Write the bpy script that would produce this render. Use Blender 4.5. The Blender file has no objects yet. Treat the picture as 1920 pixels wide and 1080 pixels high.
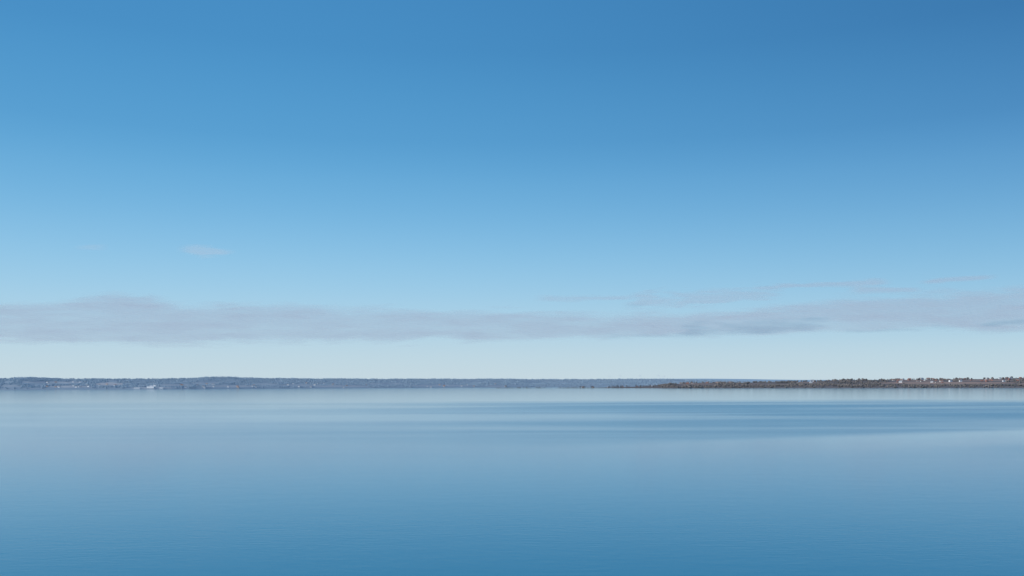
import bpy, math, random
from mathutils import Vector, noise
random.seed(7)
C = bpy.context.scene.collection
F = 1663.0; CAMH = 35.0; HOR = 720.5; ROLL = math.radians(0.13)

def lin(r, g, b):
    f = lambda c: (c/255)/12.92 if c/255 <= .04045 else ((c/255+.055)/1.055)**2.4
    return (f(r), f(g), f(b))
def hor(u): return HOR + (960-u)*math.tan(ROLL)
def tab(t, x):
    if x <= t[0][0]: return t[0][1]
    for (a, b), (c, d) in zip(t, t[1:]):
        if x <= c:
            k = (x-a)/(c-a)
            return b+(d-b)*k
    return t[-1][1]
def sm(a, b, x):
    k = min(1, max(0, (x-a)/(b-a))); return k*k*(3-2*k)
def fbm(x, y, z=0, o=4):
    return noise.fractal(Vector((x, y, z)), 0.9, 2.1, o)

# ------------------------------------------------------------------ materials
def mat(name):
    m = bpy.data.materials.new(name); m.use_nodes = True
    nt = m.node_tree; nt.nodes.clear()
    out = nt.nodes.new('ShaderNodeOutputMaterial')
    return m, nt, out
def N(nt, t, **kw):
    n = nt.nodes.new(t)
    for k, v in kw.items(): setattr(n, k, v)
    return n
def simple(name, col, rough=.8, var=.25, scale=.05, alt=None):
    m, nt, out = mat(name)
    p = N(nt, 'ShaderNodeBsdfPrincipled'); p.inputs['Roughness'].default_value = rough
    p.inputs['Specular IOR Level'].default_value = .2
    g = N(nt, 'ShaderNodeNewGeometry'); no = N(nt, 'ShaderNodeTexNoise')
    no.inputs['Scale'].default_value = scale; no.inputs['Detail'].default_value = 4
    nt.links.new(g.outputs['Position'], no.inputs['Vector'])
    r = N(nt, 'ShaderNodeValToRGB')
    r.color_ramp.elements[0].position = .35; r.color_ramp.elements[1].position = .65
    r.color_ramp.elements[0].color = (*[c*(1-var) for c in col], 1)
    r.color_ramp.elements[1].color = (*(alt or [min(1, c*(1+var)) for c in col]), 1)
    nt.links.new(no.outputs['Fac'], r.inputs['Fac']); nt.links.new(r.outputs['Color'], p.inputs['Base Color'])
    nt.links.new(p.outputs[0], out.inputs[0])
    return m
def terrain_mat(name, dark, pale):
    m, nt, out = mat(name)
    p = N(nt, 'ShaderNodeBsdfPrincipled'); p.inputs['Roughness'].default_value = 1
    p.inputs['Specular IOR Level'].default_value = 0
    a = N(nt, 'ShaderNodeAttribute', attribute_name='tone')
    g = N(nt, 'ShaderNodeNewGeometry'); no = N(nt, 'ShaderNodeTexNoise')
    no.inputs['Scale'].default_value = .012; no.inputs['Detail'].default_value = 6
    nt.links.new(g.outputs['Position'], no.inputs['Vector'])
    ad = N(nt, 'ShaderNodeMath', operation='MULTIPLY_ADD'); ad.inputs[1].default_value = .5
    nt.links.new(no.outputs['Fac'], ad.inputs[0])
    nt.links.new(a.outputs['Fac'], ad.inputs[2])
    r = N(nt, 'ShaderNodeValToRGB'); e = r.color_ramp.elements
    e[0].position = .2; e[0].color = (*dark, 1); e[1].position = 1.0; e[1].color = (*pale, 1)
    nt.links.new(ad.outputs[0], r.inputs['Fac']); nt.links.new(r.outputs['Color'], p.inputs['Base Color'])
    nt.links.new(p.outputs[0], out.inputs[0])
    return m

M_hill = terrain_mat('haze_tinted_hillside', (.31, .40, .47), (.52, .53, .54))  # aerial haze mixed into the slope colours as pale blue
M_far = terrain_mat('haze_tinted_ridge', (.40, .54, .63), (.43, .56, .64))  # paler and bluer still: distance haze painted into the base colour
M_head = terrain_mat('headland_soil', (.19, .18, .18), (.42, .31, .26))
M_for_l = simple('haze_tinted_forest', (.33, .435, .52), 1, .07, .006)  # tree colour lightened toward blue to stand in for air haze
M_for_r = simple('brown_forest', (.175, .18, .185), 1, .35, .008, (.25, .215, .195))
M_crown = simple('bare_twigs', (.18, .175, .17), 1, .35, .015, (.25, .21, .185))
M_trunk = simple('bark', (.08, .065, .055), 1, .2, .1)
M_white = simple('white_wall', (.80, .81, .82), .8, .04)
M_cream = simple('cream_wall', (.54, .51, .48), .8, .06)
M_redw = simple('red_wall', (.36, .17, .14), .8, .1)
M_roof_g = simple('grey_roof', (.30, .32, .35), .8, .12)
M_roof_p = simple('pale_roof', (.70, .72, .73), .7, .06)
M_roof_r = simple('tile_roof', (.38, .23, .19), .8, .12)
M_metal = simple('pale_steel', (.86, .88, .9), .6, .03)

# ------------------------------------------------------------------ object helpers
def tag(o, label, cat, group=None):
    o['label'] = label; o['category'] = cat
    if group: o['group'] = group
    return o
def mesh(name, v, f, m, parent=None, smooth=False):
    me = bpy.data.meshes.new(name); me.from_pydata(v, [], f); me.update()
    if smooth: me.polygons.foreach_set('use_smooth', [True]*len(me.polygons))
    me.materials.append(m)
    o = bpy.data.objects.new(name, me); C.objects.link(o); o.parent = parent
    return o
def empty(name, loc=(0, 0, 0), rz=0):
    o = bpy.data.objects.new(name, None); C.objects.link(o); o.location = loc; o.rotation_euler.z = rz
    return o
def copy_tree(o, parent=None):
    c = o.copy(); C.objects.link(c); c.parent = parent
    for ch in list(o.children): copy_tree(ch, c)
    return c
class MB:
    def __init__(s): s.v = []; s.f = []
    def box(s, x0, x1, y0, y1, z0, z1):
        n = len(s.v)
        s.v += [(x0,y0,z0),(x1,y0,z0),(x1,y1,z0),(x0,y1,z0),(x0,y0,z1),(x1,y0,z1),(x1,y1,z1),(x0,y1,z1)]
        s.f += [tuple(n+i for i in q) for q in ((0,3,2,1),(4,5,6,7),(0,1,5,4),(1,2,6,5),(2,3,7,6),(3,0,4,7))]; return s
    def tube(s, a, b, r0, r1, k=8):
        a = Vector(a); b = Vector(b); d = (b-a).normalized()
        p = d.orthogonal().normalized(); q = d.cross(p); n = len(s.v)
        for c, r in ((a, r0), (b, r1)):
            for i in range(k):
                t = 2*math.pi*i/k; s.v.append(tuple(c+(p*math.cos(t)+q*math.sin(t))*r))
        for i in range(k):
            j = (i+1) % k; s.f.append((n+i, n+j, n+k+j, n+k+i))
        s.f.append(tuple(n+i for i in range(k))[::-1]); s.f.append(tuple(n+k+i for i in range(k))); return s
    def gable(s, L, W, e, r):
        n = len(s.v); x = L/2; y = W/2
        s.v += [(-x,-y,-2),(x,-y,-2),(x,y,-2),(-x,y,-2),(-x,-y,e),(x,-y,e),(x,y,e),(-x,y,e),(-x,0,r),(x,0,r)]
        s.f += [tuple(n+i for i in q) for q in ((0,3,2,1),(0,1,5,4),(2,3,7,6),(1,2,6,9,5),(3,0,4,8,7),(4,5,9,8),(6,7,8,9))]; return s
    def roof(s, L, W, e, r, t=.4, o=.6):
        x = L/2+o; y = W/2+o; n = len(s.v); sl = (r-e)/(W/2); ze = e-sl*o
        prof = [(-y, ze+.05), (0, r+.05), (y, ze+.05), (y, ze+t), (0, r+t+.1), (-y, ze+t)]
        for xx in (-x, x):
            for py, pz in prof: s.v.append((xx, py, pz))
        for i in range(6):
            j = (i+1) % 6; s.f.append((n+i, n+j, n+6+j, n+6+i))
        s.f += [(n+0, n+5, n+4, n+1), (n+1, n+4, n+3, n+2), (n+6, n+7, n+10, n+11), (n+7, n+8, n+9, n+10)]; return s
    def build(s, name, m, parent=None, smooth=False): return mesh(name, s.v, s.f, m, parent, smooth)

# ------------------------------------------------------------------ terrain
class Land:
    def __init__(s, name, mt, u0, u1, du, D0, depth, top, treeh, rough, patches, seed, nv=44, vmax=1.35, broken=None):
        s.D0 = D0; s.depth = depth; s.top = top; s.treeh = treeh; s.rough = rough; s.patches = patches; s.seed = seed; s.broken = broken
        V = []; T = []; Fc = []
        nu = int((u1-u0)/du)+1
        for i in range(nu):
            u = u0+i*du
            for j in range(nv):
                v = vmax*j/(nv-1)
                p = s.at(u, v); V.append(p); T.append(s.tone(u, s.py(p)))
        for i in range(nu-1):
            for j in range(nv-1):
                a = i*nv+j; Fc.append((a, a+nv, a+nv+1, a+1))
        o = mesh(name, V, Fc, mt, None, True); o['kind'] = 'structure'
        at = o.data.attributes.new('tone', 'FLOAT', 'POINT'); at.data.foreach_set('value', T)
        s.o = o
    def at(s, u, v):
        D = tab(s.D0, u)+tab(s.depth, u)*v
        Dr = tab(s.D0, u)+tab(s.depth, u)
        H = CAMH+(hor(u)-tab(s.top, u))/F*Dr - s.treeh
        H = max(H, 2.2)
        if v <= 1: z = H*(0.10*sm(0, .04, v)+.90*(v**1.15))
        else: z = H*(1-(v-1)*1.3)
        n = fbm(u/70, v*3.2, s.seed)
        z += s.rough*H*n*min(1, v*4)*(1.0 if v < .75 else max(.25, 1-(v-.75)*3))
        if s.broken and u < s.broken:
            z += (4.2*fbm(u/16, 1.3, s.seed)-.9)*sm(s.broken, s.broken-60, u)
        if v <= 0: z = -3
        return ((u-960)/F*D, D, z)
    def py(s, p):
        u = 960+p[0]/p[1]*F
        return hor(u)-(p[2]-CAMH)/p[1]*F
    def tone(s, u, y):
        t = 0
        for (pu, py, w, h, k) in s.patches:
            d = ((u-pu)/w)**2+((y-py)/h)**2
            if d < 1: t = max(t, k)
        return t
    def clear(s, u, y):
        for (pu, py, w, h, k) in s.patches:
            if ((u-pu)/(w*1.03))**2+((y-py-1.0)/(h+1.3))**2 < 1: return True
        return False
    def find(s, u, y):
        best = None
        for k in range(2, 101):
            p = s.at(u, k/100); d = abs(s.py(p)-y)
            if best is None or d < best[0]: best = (d, p)
        return best[1]

pl = [(205,720,26,2.6,.85),(130,725,40,1.8,.5),(70,717,30,1.3,.28),(110,717,45,1.6,.3),(330,722,30,1.3,.25),(430,724,45,1.6,.3),(385,718,26,1.0,.2),
      (285,727,38,1.6,.3),(560,722,40,1.2,.2),(640,724,50,1.4,.28),(830,723,60,1.1,.2),(930,724,22,1.1,.25),(20,724,20,1.6,.25),(500,720,22,1.0,.2),
      (730,719,40,.9,.15),(-150,720,70,2.5,.4)]
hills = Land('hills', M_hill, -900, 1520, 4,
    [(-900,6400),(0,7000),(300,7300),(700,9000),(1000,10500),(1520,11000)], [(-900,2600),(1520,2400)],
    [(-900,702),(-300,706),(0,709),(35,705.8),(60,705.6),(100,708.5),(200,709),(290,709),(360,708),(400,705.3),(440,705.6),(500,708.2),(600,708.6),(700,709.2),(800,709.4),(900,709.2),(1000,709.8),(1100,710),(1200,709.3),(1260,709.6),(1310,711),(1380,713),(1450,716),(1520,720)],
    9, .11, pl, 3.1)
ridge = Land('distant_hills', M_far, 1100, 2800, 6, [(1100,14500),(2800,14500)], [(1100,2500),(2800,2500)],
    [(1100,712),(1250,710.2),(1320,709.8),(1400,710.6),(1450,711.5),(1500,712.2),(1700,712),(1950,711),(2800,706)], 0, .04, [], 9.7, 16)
pr = [(1775,718,130,2.2,.75),(1720,714,50,1.3,.45),(1850,713,50,1.6,.5),(1310,720,40,1.0,.5),(1440,720,40,.8,.35),
      (1515,717,24,1.0,.4),(2050,715,120,3,.6),(1950,720,50,1.3,.6)]
head = Land('headland', M_head, 930, 2800, 3,
    [(930,7900),(1090,7600),(1250,7200),(1500,7000),(1900,6700),(2800,5800)], [(930,60),(1000,160),(1100,400),(1250,900),(1400,1300),(1920,1700),(2800,2000)],
    [(930,727.4),(1090,725.7),(1200,723),(1250,719),(1290,716.5),(1330,715.5),(1390,716),(1440,714.6),(1500,714),(1545,713.2),(1570,711),(1620,710.6),(1675,710.5),(1750,709.5),(1850,708.6),(1890,707.2),(1920,706.5),(2100,705),(2800,700)],
    9, .10, pr, 5.5, broken=1110)

# woods: far-off masses of trees
def wood(name, land, u0, u1, n, h0, h1, m, label, seed, vlo=.02, gap=.12, conifer=.5, smooth=True):
    rnd = random.Random(seed); V = []; Fc = []
    for _ in range(n):
        u = rnd.uniform(u0, u1); v = vlo+(1.03-vlo)*rnd.random()
        p = land.at(u, v)
        if p[2] < .8 or land.clear(u, land.py(p)): continue
        if fbm(u/28, v*6, seed) < -gap*3: continue
        h = rnd.uniform(h0, h1)*(1+.25*fbm(u/12, v*5, seed+2)); b = len(V); k = 6
        con = rnd.random() < conifer; r = h*rnd.uniform(.32, .45) if con else h*rnd.uniform(.55, .8); a0 = rnd.random()*6
        rings = ((.08, .85), (.4, .75), (.72, .38)) if con else ((.12, .6), (.45, 1.0), (.82, .62))
        for zz, rr in rings:
            for i in range(k):
                t = a0+i*2*math.pi/k; q = r*rr*rnd.uniform(.7, 1.2)
                V.append((p[0]+q*math.cos(t), p[1]+q*math.sin(t), p[2]+h*(zz+rnd.uniform(-.07, .07))))
        V.append((p[0], p[1], p[2]+h))
        for g in range(2):
            for i in range(k):
                j = (i+1) % k; Fc.append((b+g*k+i, b+g*k+j, b+g*k+k+j, b+g*k+k+i))
        for i in range(k): Fc.append((b+2*k+i, b+2*k+(i+1) % k, b+3*k))
    o = mesh(name, V, Fc, m, None, smooth); o['kind'] = 'stuff'; return tag(o, label, 'wood')
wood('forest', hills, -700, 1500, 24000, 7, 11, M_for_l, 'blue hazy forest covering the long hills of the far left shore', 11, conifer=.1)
wood('forest', head, 1235, 2600, 8500, 8, 18, M_for_r, 'dark brown bare woodland covering the headland on the right', 12, 0, .06, smooth=False)

# ------------------------------------------------------------------ shoreline trees
def make_tree(seed, h, w):
    rnd = random.Random(seed)
    r = empty('bare_tree')
    t = MB(); t.tube((0,0,-1), (0,0,h*.62), h*.028, h*.012, 6)
    for i in range(6):
        a = rnd.random()*6.28; z = h*rnd.uniform(.25, .55)
        t.tube((0,0,z), (w*.7*math.cos(a), w*.7*math.sin(a), z+h*rnd.uniform(.15, .35)), h*.010, h*.004, 4)
    t.build('trunk', M_trunk, r)
    V = []; Fc = []
    for i in range(230):
        a = rnd.random()*6.28; z = rnd.uniform(-1, 1); q = math.sqrt(1-z*z)*rnd.random()**.45*w*(1+.3*math.sin(3*a+seed))
        c = Vector((q*math.cos(a), q*math.sin(a), h*.6+z*h*.4)); n = len(V); s = h*.07
        for k in range(3): V.append(tuple(c+Vector((rnd.uniform(-s, s), rnd.uniform(-s, s), rnd.uniform(-s, s)))))
        Fc.append((n, n+1, n+2))
    mesh('crown', V, Fc, M_crown, r)
    return r
protos = [make_tree(1, 12, 4.2), make_tree(2, 14, 5.0), make_tree(3, 10, 4.4)]
used = set()
def put(pool, i, loc, rz, sc, label, cat, group):
    src = pool[i]
    if id(src) not in used: used.add(id(src)); o = src
    else: o = copy_tree(src)
    o.location = loc; o.rotation_euler.z = rz; o.scale = (sc, sc, sc)
    return tag(o, label, cat, group)
rt = random.Random(21)
def tree_row(spots, label, group, s0, s1, vr):
    for u in spots:
        for _ in range(8):
            p = head.at(u, rt.uniform(*vr))
            if p[2] > .3: break
            u += rt.uniform(-9, 9)
        put(protos, rt.randrange(3), (p[0], p[1], max(.2, p[2])), rt.random()*6, rt.uniform(s0, s1), label, 'tree', group)
tree_row([rt.choice([rt.uniform(1085, 1130), rt.uniform(1140, 1180), rt.uniform(1190, 1255), rt.uniform(1190, 1255)]) for _ in range(70)], 'small dark bare tree on the low middle of the spit', 'trees on the middle of the spit', .7, 1.5, (.2, 1))
tree_row([rt.choice([rt.uniform(960, 985), rt.uniform(1005, 1040), rt.uniform(1055, 1085)]) for _ in range(36)], 'low dark bush-like tree near the thin tip of the spit', 'trees near the tip of the spit', .5, 1.0, (.2, 1))
tree_row([rt.uniform(1252, 1560) for _ in range(56)], 'bare brown tree on the waterline below the wooded headland', 'trees along the headland shoreline', .6, 1.2, (.02, .12))
tree_row([rt.choice([rt.uniform(1560, 1680), rt.uniform(1700, 1760), rt.uniform(1800, 1930)]) for _ in range(74)], 'bare brown tree on the waterline below the brown field at right', 'trees along the shoreline below the field', .6, 1.2, (.02, .1))
tree_row([rt.uniform(1690, 1930) for _ in range(26)], 'bare tree standing among the village houses on the right ridge', 'trees among the ridge village', .6, .95, (.75, 1.02))

# ------------------------------------------------------------------ houses
def make_house(L, W, e, r, wm, rm):
    o = empty('house')
    MB().gable(L, W, e, r).build('wall', wm, o)
    rf = MB().roof(L, W, e, r).build('roof', rm, o)
    MB().box(L*.18, L*.18+1.1, -.5, .6, r-.6, r+1.6).build('chimney', M_roof_g, rf)
    return o
kinds = {'white': ([make_house(15,9,5.5,9,M_white,M_roof_g)], 'grey'), 'cream': ([make_house(16,9,5,8.5,M_cream,M_roof_r)], 'tiled'),
         'red': ([make_house(14,8,4.5,8,M_redw,M_roof_r)], 'red')}
rh = random.Random(5)
def cluster(land, where, spots, mix, s0, s1):
    for u, y in spots:
        k = rh.choice(mix); pool, roof = kinds[k]
        p = land.find(u, y)
        put(pool, 0, p, rh.uniform(-.5, .5), rh.uniform(s0, s1), f'{k} house with {roof} roof {where}', 'house', f'{k} houses {where}')
W3 = ['white', 'white', 'cream']
R = rh.uniform
cluster(hills, 'in the hillside village at far left', [(R(88,168), R(715,727)) for _ in range(20)], W3, .8, 1.4)
cluster(hills, 'on the pale field left of the factory', [(R(185,235), R(719,724)) for _ in range(5)], ['white','cream'], .8, 1.2)
cluster(hills, 'right of the factory on the far shore', [(R(325,480), R(719,728)) for _ in range(18)], W3, .8, 1.3)
cluster(hills, 'on the far slope left of the middle', [(R(540,720), R(719,727)) for _ in range(15)], W3, .8, 1.4)
cluster(hills, 'on the hazy shore behind the spit tip', [(R(780,960), R(721,726)) for _ in range(12)], W3, .8, 1.5)
cluster(head, 'among the trees of the low spit', [(u, 724) for u in (1093, 1112, 1140, 1168, 1195, 1222)], ['red','cream','white'], .8, 1.4)
cluster(head, 'on the hump where the headland begins', [(R(1275,1400), R(716,720)) for _ in range(13)], ['white','cream','red'], .9, 1.6)
cluster(head, 'in the clearing left of the dark wood', [(R(1492,1535), R(715,719)) for _ in range(6)], ['white','white','cream'], 1, 1.8)
cluster(head, 'in the village on the right ridge', [(R(1675,1862), R(710,718)) for _ in range(42)], ['white','cream','red','red'], .9, 1.9)
cluster(head, 'at the far right end of the ridge', [(R(1868,1918), R(709,716)) for _ in range(12)], ['white','cream','red','red'], .9, 1.7)

# factory on the far shore
p = hills.find(283, 728)
fx = empty('factory', p, -.1)
tag(fx, 'white lakeside factory with silos and two chimneys on the far left shore', 'factory')
MB().gable(62, 22, 10, 14).build('hall', M_white, fx)
MB().roof(62, 22, 10, 14).build('roof', M_roof_p, fx)
t = MB().gable(16, 14, 22, 26); o = t.build('tower_block', M_white, fx); o.location = (22, 24, 0)
for x in (-18, -9, 0):
    MB().tube((x, 22, -2), (x, 22, 19), 4, 4, 14).tube((x, 22, 19), (x, 22, 22), 4, .6, 14).build('silo', M_metal, fx)
for x, hh in ((12, 44), (36, 36)):
    c = MB().tube((x, 20, -2), (x, 20, hh), 2.0, 1.3, 10).build('chimney', M_white, fx)
for (u, L, lab) in ((257, 48, 'long low white shed left of the lakeside factory'), (303, 32, 'short white shed right of the lakeside factory')):
    p = hills.find(u, 728.5); s = empty('shed', p, .1)
    MB().gable(L, 14, 6, 9).build('wall', M_white, s); MB().roof(L, 14, 6, 9).build('roof', M_roof_p, s); tag(s, lab, 'shed')

# wind turbines on the ridge
def make_turbine():
    o = empty('wind_turbine')
    MB().tube((0,0,-5), (0,0,94), 2.4, 1.5, 12).build('tower', M_metal, o)
    MB().box(-2, 2, -4, 7, 93.5, 97.5).build('nacelle', M_metal, o)
    MB().tube((0,-4,95.5), (0,-7,95.5), 2.2, .6, 10).build('hub', M_metal, o)
    for k in range(3):
        a = 2*math.pi*k/3+.3
        d = Vector((math.sin(a), 0, math.cos(a))); n = Vector((math.cos(a), 0, -math.sin(a))); c = Vector((0, -5.6, 95.5)); v = []
        for q, wd, th in ((1.5,.9,.9),(9,1.6,.6),(26,1.0,.35),(44,.3,.12)):
            for sx, sy in ((-1,-1),(1,-1),(1,1),(-1,1)): v.append(tuple(c+d*q+n*(sx*wd)+Vector((0,sy*th,0))))
        f = [(3,2,1,0),(12,13,14,15)]+[(g*4+i, g*4+(i+1)%4, g*4+4+(i+1)%4, g*4+4+i) for g in range(3) for i in range(4)]
        mesh('blade', v, f, M_metal, o)
    return o
tp = [make_turbine()]
for k, (u, vv) in enumerate(((1143,1.14),(1163,1.1),(1200,1.12),(1235,1.1),(1245,1.16))):
    put(tp, 0, hills.at(u, vv), .2, .72, '%s of five faint white wind turbines on the far ridge' % ['leftmost','second from left','middle one','fourth from left','rightmost'][k], 'wind turbine', 'wind turbines on the far ridge')

# ------------------------------------------------------------------ clouds
def cloud_mat(name, col, through):
    m, nt, out = mat(name)
    d = N(nt, 'ShaderNodeBsdfDiffuse'); t = N(nt, 'ShaderNodeBsdfTranslucent')
    d.inputs[0].default_value = (*col, 1); t.inputs[0].default_value = (*col, 1)
    x = N(nt, 'ShaderNodeMixShader'); x.inputs[0].default_value = through
    nt.links.new(d.outputs[0], x.inputs[1]); nt.links.new(t.outputs[0], x.inputs[2])
    a = N(nt, 'ShaderNodeAttribute', attribute_name='vapour_cover')
    tr = N(nt, 'ShaderNodeBsdfTransparent'); y = N(nt, 'ShaderNodeMixShader')
    nt.links.new(a.outputs['Fac'], y.inputs[0]); nt.links.new(tr.outputs[0], y.inputs[1]); nt.links.new(x.outputs[0], y.inputs[2])
    nt.links.new(y.outputs[0], out.inputs[0]); return m
M_cloud = cloud_mat('cloud_vapour', (.94, .875, .885), .2)
M_wisp = cloud_mat('bright_vapour', (.98, .95, .94), .03)
def cloud(name, label, u0, u1, top, bot, Rr, dens, seed, st=14, sb=9, amp=.9, du=2.5, dy=1.0, nx=85, ny=9, m=None):
    y0 = min(t[1] for t in top)-14; y1 = max(b[1] for b in bot)+9
    nu = int((u1-u0)/du)+1; nv = int((y1-y0)/dy)+1; V = []; A = []
    for i in range(nu):
        u = u0+i*du
        end = sm(u0, u0+40, u)*sm(u1, u1-40, u) if u1-u0 < 1500 else 1
        a, b = tab(top, u), tab(bot, u); wob = 5*fbm(u/150, seed, 1, 3)
        for j in range(nv):
            y = y0+j*dy
            n = fbm(u/nx, y/ny, seed, 5); n2 = fbm(u/110, y/12, seed+4, 4)
            t = min((y+wob-a)/st, (b+wob*.4-y)/sb)
            k = sm(-.15, 1.1, min(t, 1.1)+n*amp*.5)*end*sm(-.8, -.2, t)
            A.append(max(0, min(1, dens*k*(.86+.32*n2))))
            V.append(((u-960)/F*Rr, Rr, CAMH+(hor(u)-y)/F*Rr))
    Fc = []
    for i in range(nu-1):
        for j in range(nv-1):
            q = (i*nv+j, (i+1)*nv+j, (i+1)*nv+j+1, i*nv+j+1)
            if max(A[k] for k in q) > .012: Fc.append(q)
    keep = sorted({k for q in Fc for k in q}); ix = {k: i for i, k in enumerate(keep)}
    o = mesh(name, [V[k] for k in keep], [tuple(ix[k] for k in q) for q in Fc], m or M_cloud, None, True)
    at = o.data.attributes.new('vapour_cover', 'FLOAT', 'POINT'); at.data.foreach_set('value', [A[k] for k in keep])
    return tag(o, label, 'cloud')
cloud('cloud_bank', 'long flat mauve grey cloud bank stretching low across the whole sky', -500, 2450,
    [(-500,574),(0,566),(120,558),(200,551),(280,552),(340,567),(480,569),(700,572),(880,576),(960,581),(1080,585),(1180,583),(1280,580),(1400,574),(1500,561),(1640,550),(1780,540),(1920,530),(2450,520)],
    [(-500,645),(0,645),(150,648),(260,650),(420,647),(620,646),(860,643),(1000,640),(1130,637),(1300,636),(1450,633),(1600,626),(1750,622),(1920,626),(2450,625)], 30000, .67, 1.7, st=20, sb=16, amp=1.0, nx=95, ny=12)
cloud('cloud_streak', 'thin mauve cloud streak above the bank just right of the middle', 995, 1200, [(995,554),(1200,552)], [(995,566),(1200,565)], 29000, .42, 4.2, 6, 5, 1.4)
cloud('cloud_streak', 'broad thin mauve cloud veil above the bank right of the middle', 1160, 1480, [(1160,558),(1220,544),(1300,540),(1480,532)], [(1160,580),(1300,576),(1480,554)], 29200, .48, 7.4, 12, 10, 2.1, nx=70, ny=8)
cloud('cloud_streak', 'thin slanting cloud streak high above the right end of the bank', 1440, 1680, [(1440,530),(1680,522)], [(1440,542),(1680,535)], 28800, .54, 8.1, 6, 5, 1.3)
cloud('cloud_streak', 'small cloud streak between the slanting streak and the bank at right', 1580, 1740, [(1580,538),(1740,535)], [(1580,551),(1740,549)], 28600, .48, 2.9, 6, 5, 1.2)
cloud('cloud_streak', 'rightmost small cloud streak, topmost above the bank', 1715, 1880, [(1715,523),(1880,511)], [(1715,535),(1880,524)], 28900, .54, 6.3, 6, 5, 1.1)
cloud('small_cloud', 'small pale lone cloud wisp high in the left sky', 325, 450, [(325,460),(370,456),(450,467)], [(325,472),(380,484),(450,476)], 27000, .42, 3.3, 8, 7, 1.3, m=M_wisp)
cloud('small_cloud', 'very faint tiny wisp left of the lone pale cloud', 130, 210, [(130,460),(210,459)], [(130,471),(210,470)], 27000, .28, 5.3, 5, 5, m=M_wisp)

# ------------------------------------------------------------------ lake
m, nt, out = mat('lake_water')
L = nt.links.new
g = N(nt, 'ShaderNodeNewGeometry'); sp = N(nt, 'ShaderNodeSeparateXYZ'); L(g.outputs['Position'], sp.inputs[0])
def math_(op, a, b=None, c=None, clamp=False):
    n = N(nt, 'ShaderNodeMath', operation=op, use_clamp=clamp)
    for i, q in enumerate((a, b, c)):
        if q is None: continue
        if isinstance(q, (int, float)): n.inputs[i].default_value = q
        else: L(q, n.inputs[i])
    return n.outputs[0]
def ntex(sx, sy, scale=1, detail=4, rough=.5, dist=0, rot=0):
    mp = N(nt, 'ShaderNodeMapping'); mp.inputs['Scale'].default_value = (sx, sy, 1); mp.inputs['Rotation'].default_value = (0, 0, rot)
    L(g.outputs['Position'], mp.inputs[0])
    no = N(nt, 'ShaderNodeTexNoise'); no.inputs['Scale'].default_value = scale; no.inputs['Detail'].default_value = detail
    no.inputs['Roughness'].default_value = rough; no.inputs['Distortion'].default_value = dist
    L(mp.outputs[0], no.inputs['Vector']); return no.outputs['Fac']
def ss(x, a, b, lo=0., hi=1.):
    n = N(nt, 'ShaderNodeMapRange', interpolation_type='SMOOTHSTEP'); L(x, n.inputs[0])
    n.inputs[1].default_value = a; n.inputs[2].default_value = b; n.inputs[3].default_value = lo; n.inputs[4].default_value = hi
    return n.outputs[0]
Y = sp.outputs['Y']; X = sp.outputs['X']
bands = ntex(1/800, 1/170, 1, 4, .55, .5)
wide = ntex(1/900, 1/500, 1, 2, .5, .2)
yy = math_('ADD', Y, math_('MULTIPLY', math_('SUBTRACT', wide, .5), 600))
far = ss(yy, 1500, 1950, 1, 0)
near = ss(yy, 380, 640, .2, 1)
patch = math_('MULTIPLY', math_('MULTIPLY', far, near), ss(bands, .30, .64, .4, 1))
east = ss(X, -450, 350, .22, 1)
slick_line = math_('SUBTRACT', math_('ADD', Y, math_('MULTIPLY', math_('SUBTRACT', wide, .5), 60)), math_('MULTIPLY_ADD', X, .47, 440))
slick = math_('MULTIPLY', math_('MULTIPLY', ss(slick_line, -120, -30), ss(slick_line, 85, 10)), ss(X, -60, 180))
ruff = math_('MULTIPLY', math_('MULTIPLY', patch, east), math_('MULTIPLY_ADD', slick, -.95, 1))
base = math_('SUBTRACT', ss(Y, 400, 3000, .09, .088), math_('MULTIPLY', slick, .014))
rough = math_('MULTIPLY_ADD', ruff, .14, base)
p = N(nt, 'ShaderNodeBsdfPrincipled')
p.inputs['Base Color'].default_value = (.016, .232, .358, 1); p.inputs['IOR'].default_value = 1.33
L(rough, p.inputs['Roughness'])
r1 = ntex(.22, .55, 1, 5, .6); r2 = ntex(.05, .12, 1, 3, .5)
hgt = math_('ADD', math_('MULTIPLY', r1, .10), math_('MULTIPLY', r2, .08))
bp = N(nt, 'ShaderNodeBump'); bp.inputs['Distance'].default_value = 1
L(hgt, bp.inputs['Height']); L(ss(Y, 150, 800, .34, .0), bp.inputs['Strength'])
L(bp.outputs[0], p.inputs['Normal']); L(p.outputs[0], out.inputs[0])
lake = mesh('lake', [(-60000,-4000,0),(60000,-4000,0),(60000,45000,0),(-60000,45000,0)], [(0,1,2,3)], m)
lake['kind'] = 'structure'

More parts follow.
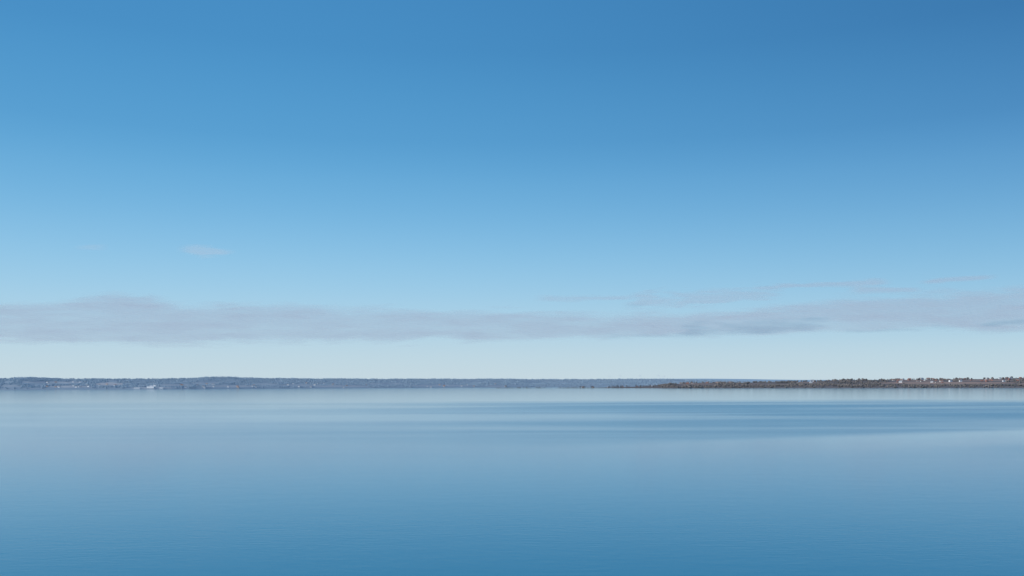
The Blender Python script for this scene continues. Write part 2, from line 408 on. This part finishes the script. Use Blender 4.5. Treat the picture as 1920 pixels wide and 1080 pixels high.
# ------------------------------------------------------------------ sky and sun
SUN = Vector((-.85, -.38, .46)).normalized()
w = bpy.data.worlds.new('World'); bpy.context.scene.world = w; w.use_nodes = True
nt = w.node_tree; nt.nodes.clear(); L = nt.links.new
out = N(nt, 'ShaderNodeOutputWorld'); bg = N(nt, 'ShaderNodeBackground'); bg.inputs['Strength'].default_value = .1
sk = N(nt, 'ShaderNodeTexSky', sky_type='NISHITA'); sk.sun_disc = False
sk.sun_elevation = math.asin(SUN.z); sk.sun_rotation = math.atan2(SUN.x, SUN.y) % (2*math.pi); sk.dust_density = .4; sk.ozone_density = 2
tc = N(nt, 'ShaderNodeTexCoord'); sp = N(nt, 'ShaderNodeSeparateXYZ'); L(tc.outputs['Generated'], sp.inputs[0])
def ramp(stops):
    r = N(nt, 'ShaderNodeValToRGB'); cr = r.color_ramp; cr.interpolation = 'B_SPLINE'
    while len(cr.elements) < len(stops): cr.elements.new(.5)
    for e, (q, c) in zip(cr.elements, stops): e.position = q; e.color = (*lin(*c), 1)
    L(sp.outputs['Z'], r.inputs['Fac']); return r.outputs['Color']
left = ramp([(0,(199,217,227)),(.022,(194,217,228)),(.05,(183,213,230)),(.104,(158,206,234)),(.164,(127,188,228)),(.22,(103,172,219)),(.262,(88,160,211)),(.35,(72,146,201)),(.6,(55,120,180)),(1,(40,95,155))])
right = ramp([(0,(196,215,226)),(.022,(191,215,227)),(.05,(176,209,228)),(.104,(140,193,226)),(.164,(111,172,215)),(.22,(88,152,203)),(.262,(73,137,191)),(.35,(52,115,170)),(.6,(36,88,145)),(1,(30,75,132))])
mr = N(nt, 'ShaderNodeMapRange'); L(sp.outputs['X'], mr.inputs[0]); mr.inputs[1].default_value = -.30; mr.inputs[2].default_value = .56
pw = N(nt, 'ShaderNodeMath', operation='POWER'); L(mr.outputs[0], pw.inputs[0]); pw.inputs[1].default_value = 1.6
mx = N(nt, 'ShaderNodeMix', data_type='RGBA'); L(pw.outputs[0], mx.inputs[0]); L(left, mx.inputs[6]); L(right, mx.inputs[7])
sc = N(nt, 'ShaderNodeVectorMath', operation='SCALE'); sc.inputs['Scale'].default_value = 10; L(mx.outputs[2], sc.inputs[0])
m2 = N(nt, 'ShaderNodeMix', data_type='RGBA'); m2.inputs[0].default_value = .96; L(sk.outputs[0], m2.inputs[6]); L(sc.outputs[0], m2.inputs[7])
L(m2.outputs[2], bg.inputs[0]); L(bg.outputs[0], out.inputs[0])
sl = bpy.data.lights.new('sun', 'SUN'); sl.energy = 3; sl.angle = math.radians(.5); sl.color = (1, .95, .88)
so = bpy.data.objects.new('sun', sl); C.objects.link(so); so.rotation_euler = SUN.to_track_quat('Z', 'Y').to_euler(); so.location = (-200, -100, 300)

cam = bpy.data.cameras.new('camera'); co = bpy.data.objects.new('camera', cam); C.objects.link(co)
cam.sensor_width = 36; cam.lens = F/1920*36; cam.shift_y = (HOR-540)/1920; cam.clip_start = 1; cam.clip_end = 200000
co.location = (0, 0, CAMH); co.rotation_euler = (math.pi/2, ROLL, 0)
bpy.context.scene.camera = co
bpy.context.scene.view_settings.view_transform = 'Standard'; bpy.context.scene.view_settings.look = 'None'
